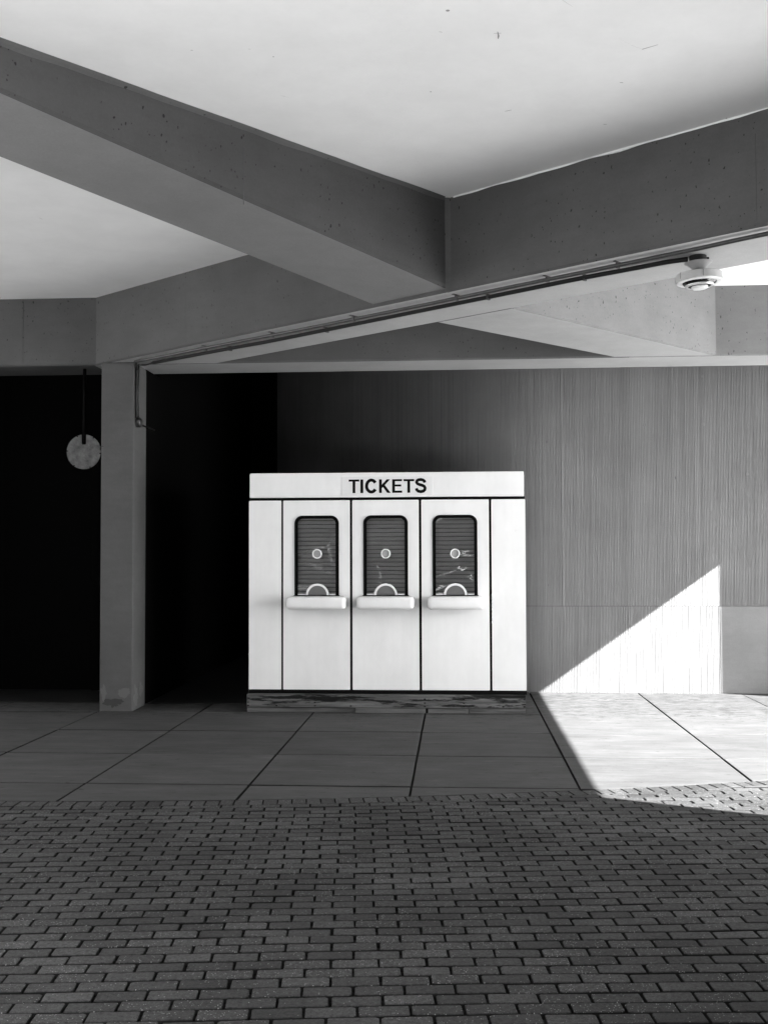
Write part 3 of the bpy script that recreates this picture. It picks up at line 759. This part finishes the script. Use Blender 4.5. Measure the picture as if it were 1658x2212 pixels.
bx('base_band', 'black_paint', booth, -2.268, 0.756, BY-0.006, WY-0.44, 0.200, 0.2395)
pl = empty('timber_plinth', (-0.76, 12.3, 0)); tag(pl, 'weathered dark timber plinth of stacked beams under the white booth', 'plinth')
bx('plinth_beam', 'timber', pl, -2.277, 0.740, 11.80, 12.0, 0.058, 0.198, bevel=0.004)
bx('plinth_beam', 'timber', pl, -2.272, -2.17, 12.002, 13.1, 0.002, 0.197, bevel=0.004)
bx('plinth_beam', 'timber', pl, 0.635, 0.737, 12.002, 13.1, 0.002, 0.197, bevel=0.004)
for i, (a, b, y, t_) in enumerate(((-2.277, -1.093, 11.815, 0.052), (-1.089, -0.332, 11.795, 0.0545), (-0.304, 0.126, 11.795, 0.052), (0.132, 0.738, 11.808, 0.054))):
    bx('board', 'board_timber', pl, a, b, y, 11.99, 0.003, t_, bevel=0.003)
bx('board_wedge', 'black_paint', pl, -0.331, -0.305, 11.806, 11.99, 0.003, 0.05)
for px in (-2.262, -2.255, -1.95, -1.53, -1.14, -0.34, 0.08, 0.50, 0.725):      # knots / bolt heads on the beam face
    for pz in (0.155, 0.112, 0.076):
        if rr2.random() < 0.75:
            bm = bmesh.new(); plate_xz(bm, [(px+0.013*cos(2*pi*q/10), pz+0.006*sin(2*pi*q/10)) for q in range(10)], [], 11.797, 11.805); obj('bolt_hole', bm, 'black_paint', pl)

# ------------------------------------------------------------------ conduits
def smooth_path(pts, n_=6):
    P = [Vector(p_) for p_ in pts]; out = []
    for i in range(len(P)-1):
        p0, p1, p2, p3 = P[max(i-1, 0)], P[i], P[i+1], P[min(i+2, len(P)-1)]
        for k in range(n_):
            t = k/n_; out.append(0.5*((2*p1)+(-p0+p2)*t+(2*p0-5*p1+4*p2-p3)*t*t+(-p0+3*p1-3*p2+p3)*t**3))
    return out + [P[-1]]
c1 = empty('conduit', (0, 9, ZB)); tag(c1, 'long straight metal conduit along the diagonal beam, passing behind the round fixture', 'conduit')
P1 = [(-3.50, 11.68), (-2.303, 10.761), (-1.559, 10.20), (-0.4, 9.29), (0.429, 8.62), (0.96, 8.199), (1.648, 7.64), (2.071, 7.28), (3.4, 6.22), (5.0, 4.95)]
zc1 = ZB-0.030
bm = bmesh.new(); tube(bm, smooth_path([(x, y, zc1) for x, y in P1]), 0.0155, 10); obj('pipe', bm, 'conduit_metal', c1, smooth=True)
bm = bmesh.new(); tube(bm, smooth_path([(-3.50, 11.68, zc1), (-3.515, 11.76, zc1-0.004), (-3.53, 11.85, zc1-0.02), (-3.53, 11.90, zc1-0.05)]), 0.0115, 8); obj('elbow', bm, 'conduit_metal', c1, smooth=True)
def strap(par, x, y, w=0.10, dz=0.03):
    bm = bmesh.new(); d = Vector((1, -0.795)).normalized(); nn_ = Vector((0.795, 1)).normalized(); a = Vector((x, y))
    pts = [a-d*.011-nn_*w/2, a+d*.011-nn_*w/2, a+d*.011+nn_*w/2, a-d*.011+nn_*w/2]
    prism_h(bm, [tuple(q) for q in pts], ZB-0.008, ZB-0.003)
    pts = [a-d*.009-nn_*.017, a+d*.009-nn_*.017, a+d*.009+nn_*.017, a-d*.009+nn_*.017]
    prism_h(bm, [tuple(q) for q in pts], ZB-0.05, ZB-0.004); obj('strap', bm, 'conduit_metal', par)
for x in (-2.55, -1.75, -0.9, 0.02, 0.72, 1.2): strap(c1, x, [p_ for p_ in [0]] and (lambda x_: 8.965-0.79*x_)(x))
c2 = empty('conduit', (0, 9, ZB)); tag(c2, 'black cable run with thin wire along the diagonal beam, ending at the round fixture', 'conduit')
P2 = [(-3.323, 11.78), (-2.247, 10.97), (-1.737, 10.59), (-0.399, 9.505), (0.439, 8.824), (0.981, 8.382), (1.281, 8.161), (1.546, 7.961), (1.68, 7.90)]
bm = bmesh.new(); tube(bm, smooth_path([(x, y, ZB-0.026) for x, y in P2]), 0.018, 10); obj('cable', bm, 'black_box', c2, smooth=True)
bm = bmesh.new(); tube(bm, smooth_path([(x+0.03, y+0.085, ZB-0.012) for x, y in P2[:-2]]), 0.0055, 6); obj('wire', bm, 'galvanised', c2, smooth=True)
for x, y in ((-2.3, 11.02), (-1.2, 10.17), (0.28, 8.95), (1.0, 8.37)): strap(c2, x, y, 0.085)
c3 = empty('conduit', (-3.52, 11.95, 3.2)); tag(c3, 'short vertical conduit with a round junction box on the side of the column', 'conduit')
jx = -3.557
bm = bmesh.new(); tube(bm, [(jx+0.026, 11.93, ZB-0.03), (jx+0.026, 11.93, 3.255)], 0.0105, 8); obj('pipe', bm, 'conduit_metal', c3, smooth=True)
bm = bmesh.new(); tube(bm, [(jx+0.013, 11.88, ZB-0.005), (jx+0.013, 11.88, 3.24)], 0.0095, 8); obj('pipe', bm, 'black_box', c3, smooth=True)
bm = bmesh.new(); tube(bm, smooth_path([(jx+0.026, 11.93, ZB-0.032), (jx+0.03, 11.935, ZB-0.018), (jx+0.10, 11.96, ZB-0.016), (jx+0.22, 11.80, ZB-0.022)]), 0.010, 8); obj('elbow', bm, 'conduit_metal', c3, smooth=True)
bm = bmesh.new(); N = 24
for (r0, r1, xa_, xb_) in ((0.055, 0.055, 0.002, 0.045), (0.058, 0.048, 0.0455, 0.056)):
    A = [bm.verts.new((jx+xa_, 11.945+r0*cos(2*pi*q/N), 3.20+r0*sin(2*pi*q/N))) for q in range(N)]
    B = [bm.verts.new((jx+xb_, 11.945+r1*cos(2*pi*q/N), 3.20+r1*sin(2*pi*q/N))) for q in range(N)]
    bm.faces.new(A); bm.faces.new(B)
    for q in range(N): bm.faces.new((A[q], A[(q+1) % N], B[(q+1) % N], B[q]))
jb = obj('junction_box', bm, 'conduit_metal', c3)
bm = bmesh.new(); tube(bm, [(jx+0.020, 12.0, 3.19), (jx+0.020, 12.6, 3.19)], 0.010, 8); obj('pipe', bm, 'black_box', c3, smooth=True)

# ------------------------------------------------------------------ round fixture under the beam
FX, FY = 1.752, 7.90
fx = empty('ceiling_fixture', (FX, FY, ZB)); tag(fx, 'round white drum fixture with dark glass dome hanging under the diagonal beam', 'light fixture')
def lat(name, prof, mat, seg=48, smooth=False):
    bm = bmesh.new(); lathe(bm, prof, FX, FY, seg)
    rot = Matrix.Translation((FX, FY, ZB)) @ Matrix.Rotation(radians(-2.5), 4, 'Y') @ Matrix.Translation((-FX, -FY, -ZB))
    if name not in ('mount_box',): bmesh.ops.transform(bm, matrix=rot, verts=bm.verts)
    o_ = obj(name, bm, mat, fx, smooth); 
    if smooth:
        try:
            for e in o_.data.edges: pass
        except Exception: pass
    return o_
lat('mount_box', [(0.061, ZB-0.004), (0.061, ZB-0.048)], 'black_box')
bx('box_tab', 'black_box', fx, FX+0.06, FX+0.078, FY-0.01, FY+0.01, ZB-0.03, ZB-0.014)
lat('canopy', [(0.098, ZB-0.050), (0.099, ZB-0.053), (0.085, ZB-0.061), (0.070, ZB-0.072), (0.046, ZB-0.095), (0.034, ZB-0.104), (0.030, ZB-0.106)], 'shaded_enamel')
lat('neck', [(0.027, ZB-0.105), (0.027, ZB-0.112), (0.031, ZB-0.113), (0.031, ZB-0.135)], 'shaded_enamel')
lat('drum', [(0.06, ZB-0.128), (0.085, ZB-0.128), (0.09, ZB-0.133), (0.155, ZB-0.134), (0.162, ZB-0.140), (0.163, ZB-0.188), (0.158, ZB-0.191), (0.12, ZB-0.191)], 'drum_enamel')
lat('drum_ring', [(0.159, ZB-0.1915), (0.155, ZB-0.197), (0.124, ZB-0.198), (0.120, ZB-0.193)], 'white_enamel')
lat('dome', [(0.119, ZB-0.192)] + [(0.119*cos(a), ZB-0.193-0.042*sin(a)) for a in [radians(q) for q in (5, 15, 27, 40, 52)]], 'dark_lens', smooth=True)
lat('lens_trim', [(0.100, ZB-0.213), (0.103, ZB-0.217), (0.096, ZB-0.224), (0.086, ZB-0.227), (0.078, ZB-0.223)], 'chrome', smooth=True)
lat('lens', [(0.058, ZB-0.224), (0.058, ZB-0.236), (0.050, ZB-0.242), (0.03, ZB-0.245)], 'white_enamel')
for k in range(6):
    a = radians(-150+k*60); bm = bmesh.new(); c_ = Vector((FX+0.164*cos(a), FY+0.164*sin(a)))
    tube(bm, [(c_.x, c_.y, ZB-0.140), (c_.x, c_.y, ZB-0.186)], 0.0018, 5); obj('drum_seam', bm, 'grey_plate', fx)

# ------------------------------------------------------------------ hanging disc
DX, DYY, DZ, DR = -4.262, 12.25, 2.906, 0.200
hd_ = empty('hanging_disc', (DX, DYY, DZ)); tag(hd_, 'round stained metal disc hanging on a black rod left of the column', 'disc')
out = []
N = 72
ang_n = [radians(q) for q in (22-28, 60, 118, 180, 240, 298)]
sw, sz = 0.026, 0.084+DZ
for k in range(N+1):
    a = pi/2 - 0.135 - (2*pi-0.27)*k/N; out.append((DX+DR*cos(a), DZ+DR*sin(a)))
out += [(DX-sw, sz+0.01), (DX-sw+0.008, sz), (DX+sw-0.008, sz), (DX+sw, sz+0.01)]
bm = bmesh.new(); plate_xz(bm, out, [], DYY-0.004, DYY+0.004); obj('plate', bm, 'galvanised', hd_)
for a in (radians(-6), radians(55), radians(113), radians(177), radians(235), radians(293)):
    bm = bmesh.new(); cx_, cz_ = DX+(DR-0.006)*cos(a), DZ+(DR-0.006)*sin(a)
    plate_xz(bm, [(cx_+0.0085*cos(2*pi*q/8), cz_+0.0075*sin(2*pi*q/8)) for q in range(8)], [], DYY-0.009, DYY+0.006); obj('bolt', bm, 'black_paint', hd_)
bm = bmesh.new(); tube(bm, [(DX, DYY+0.012, sz+0.002), (DX, DYY+0.012, ZB-0.002)], 0.020, 12); obj('rod', bm, 'black_rubber', hd_, smooth=True)
bm = bmesh.new(); tube(bm, [(DX+DR-0.01, DYY-0.012, DZ+0.02), (-3.935, 11.85, DZ+0.02), (-3.90, 11.835, DZ+0.02)], 0.004, 6); obj('tie_wire', bm, 'black_box', hd_)
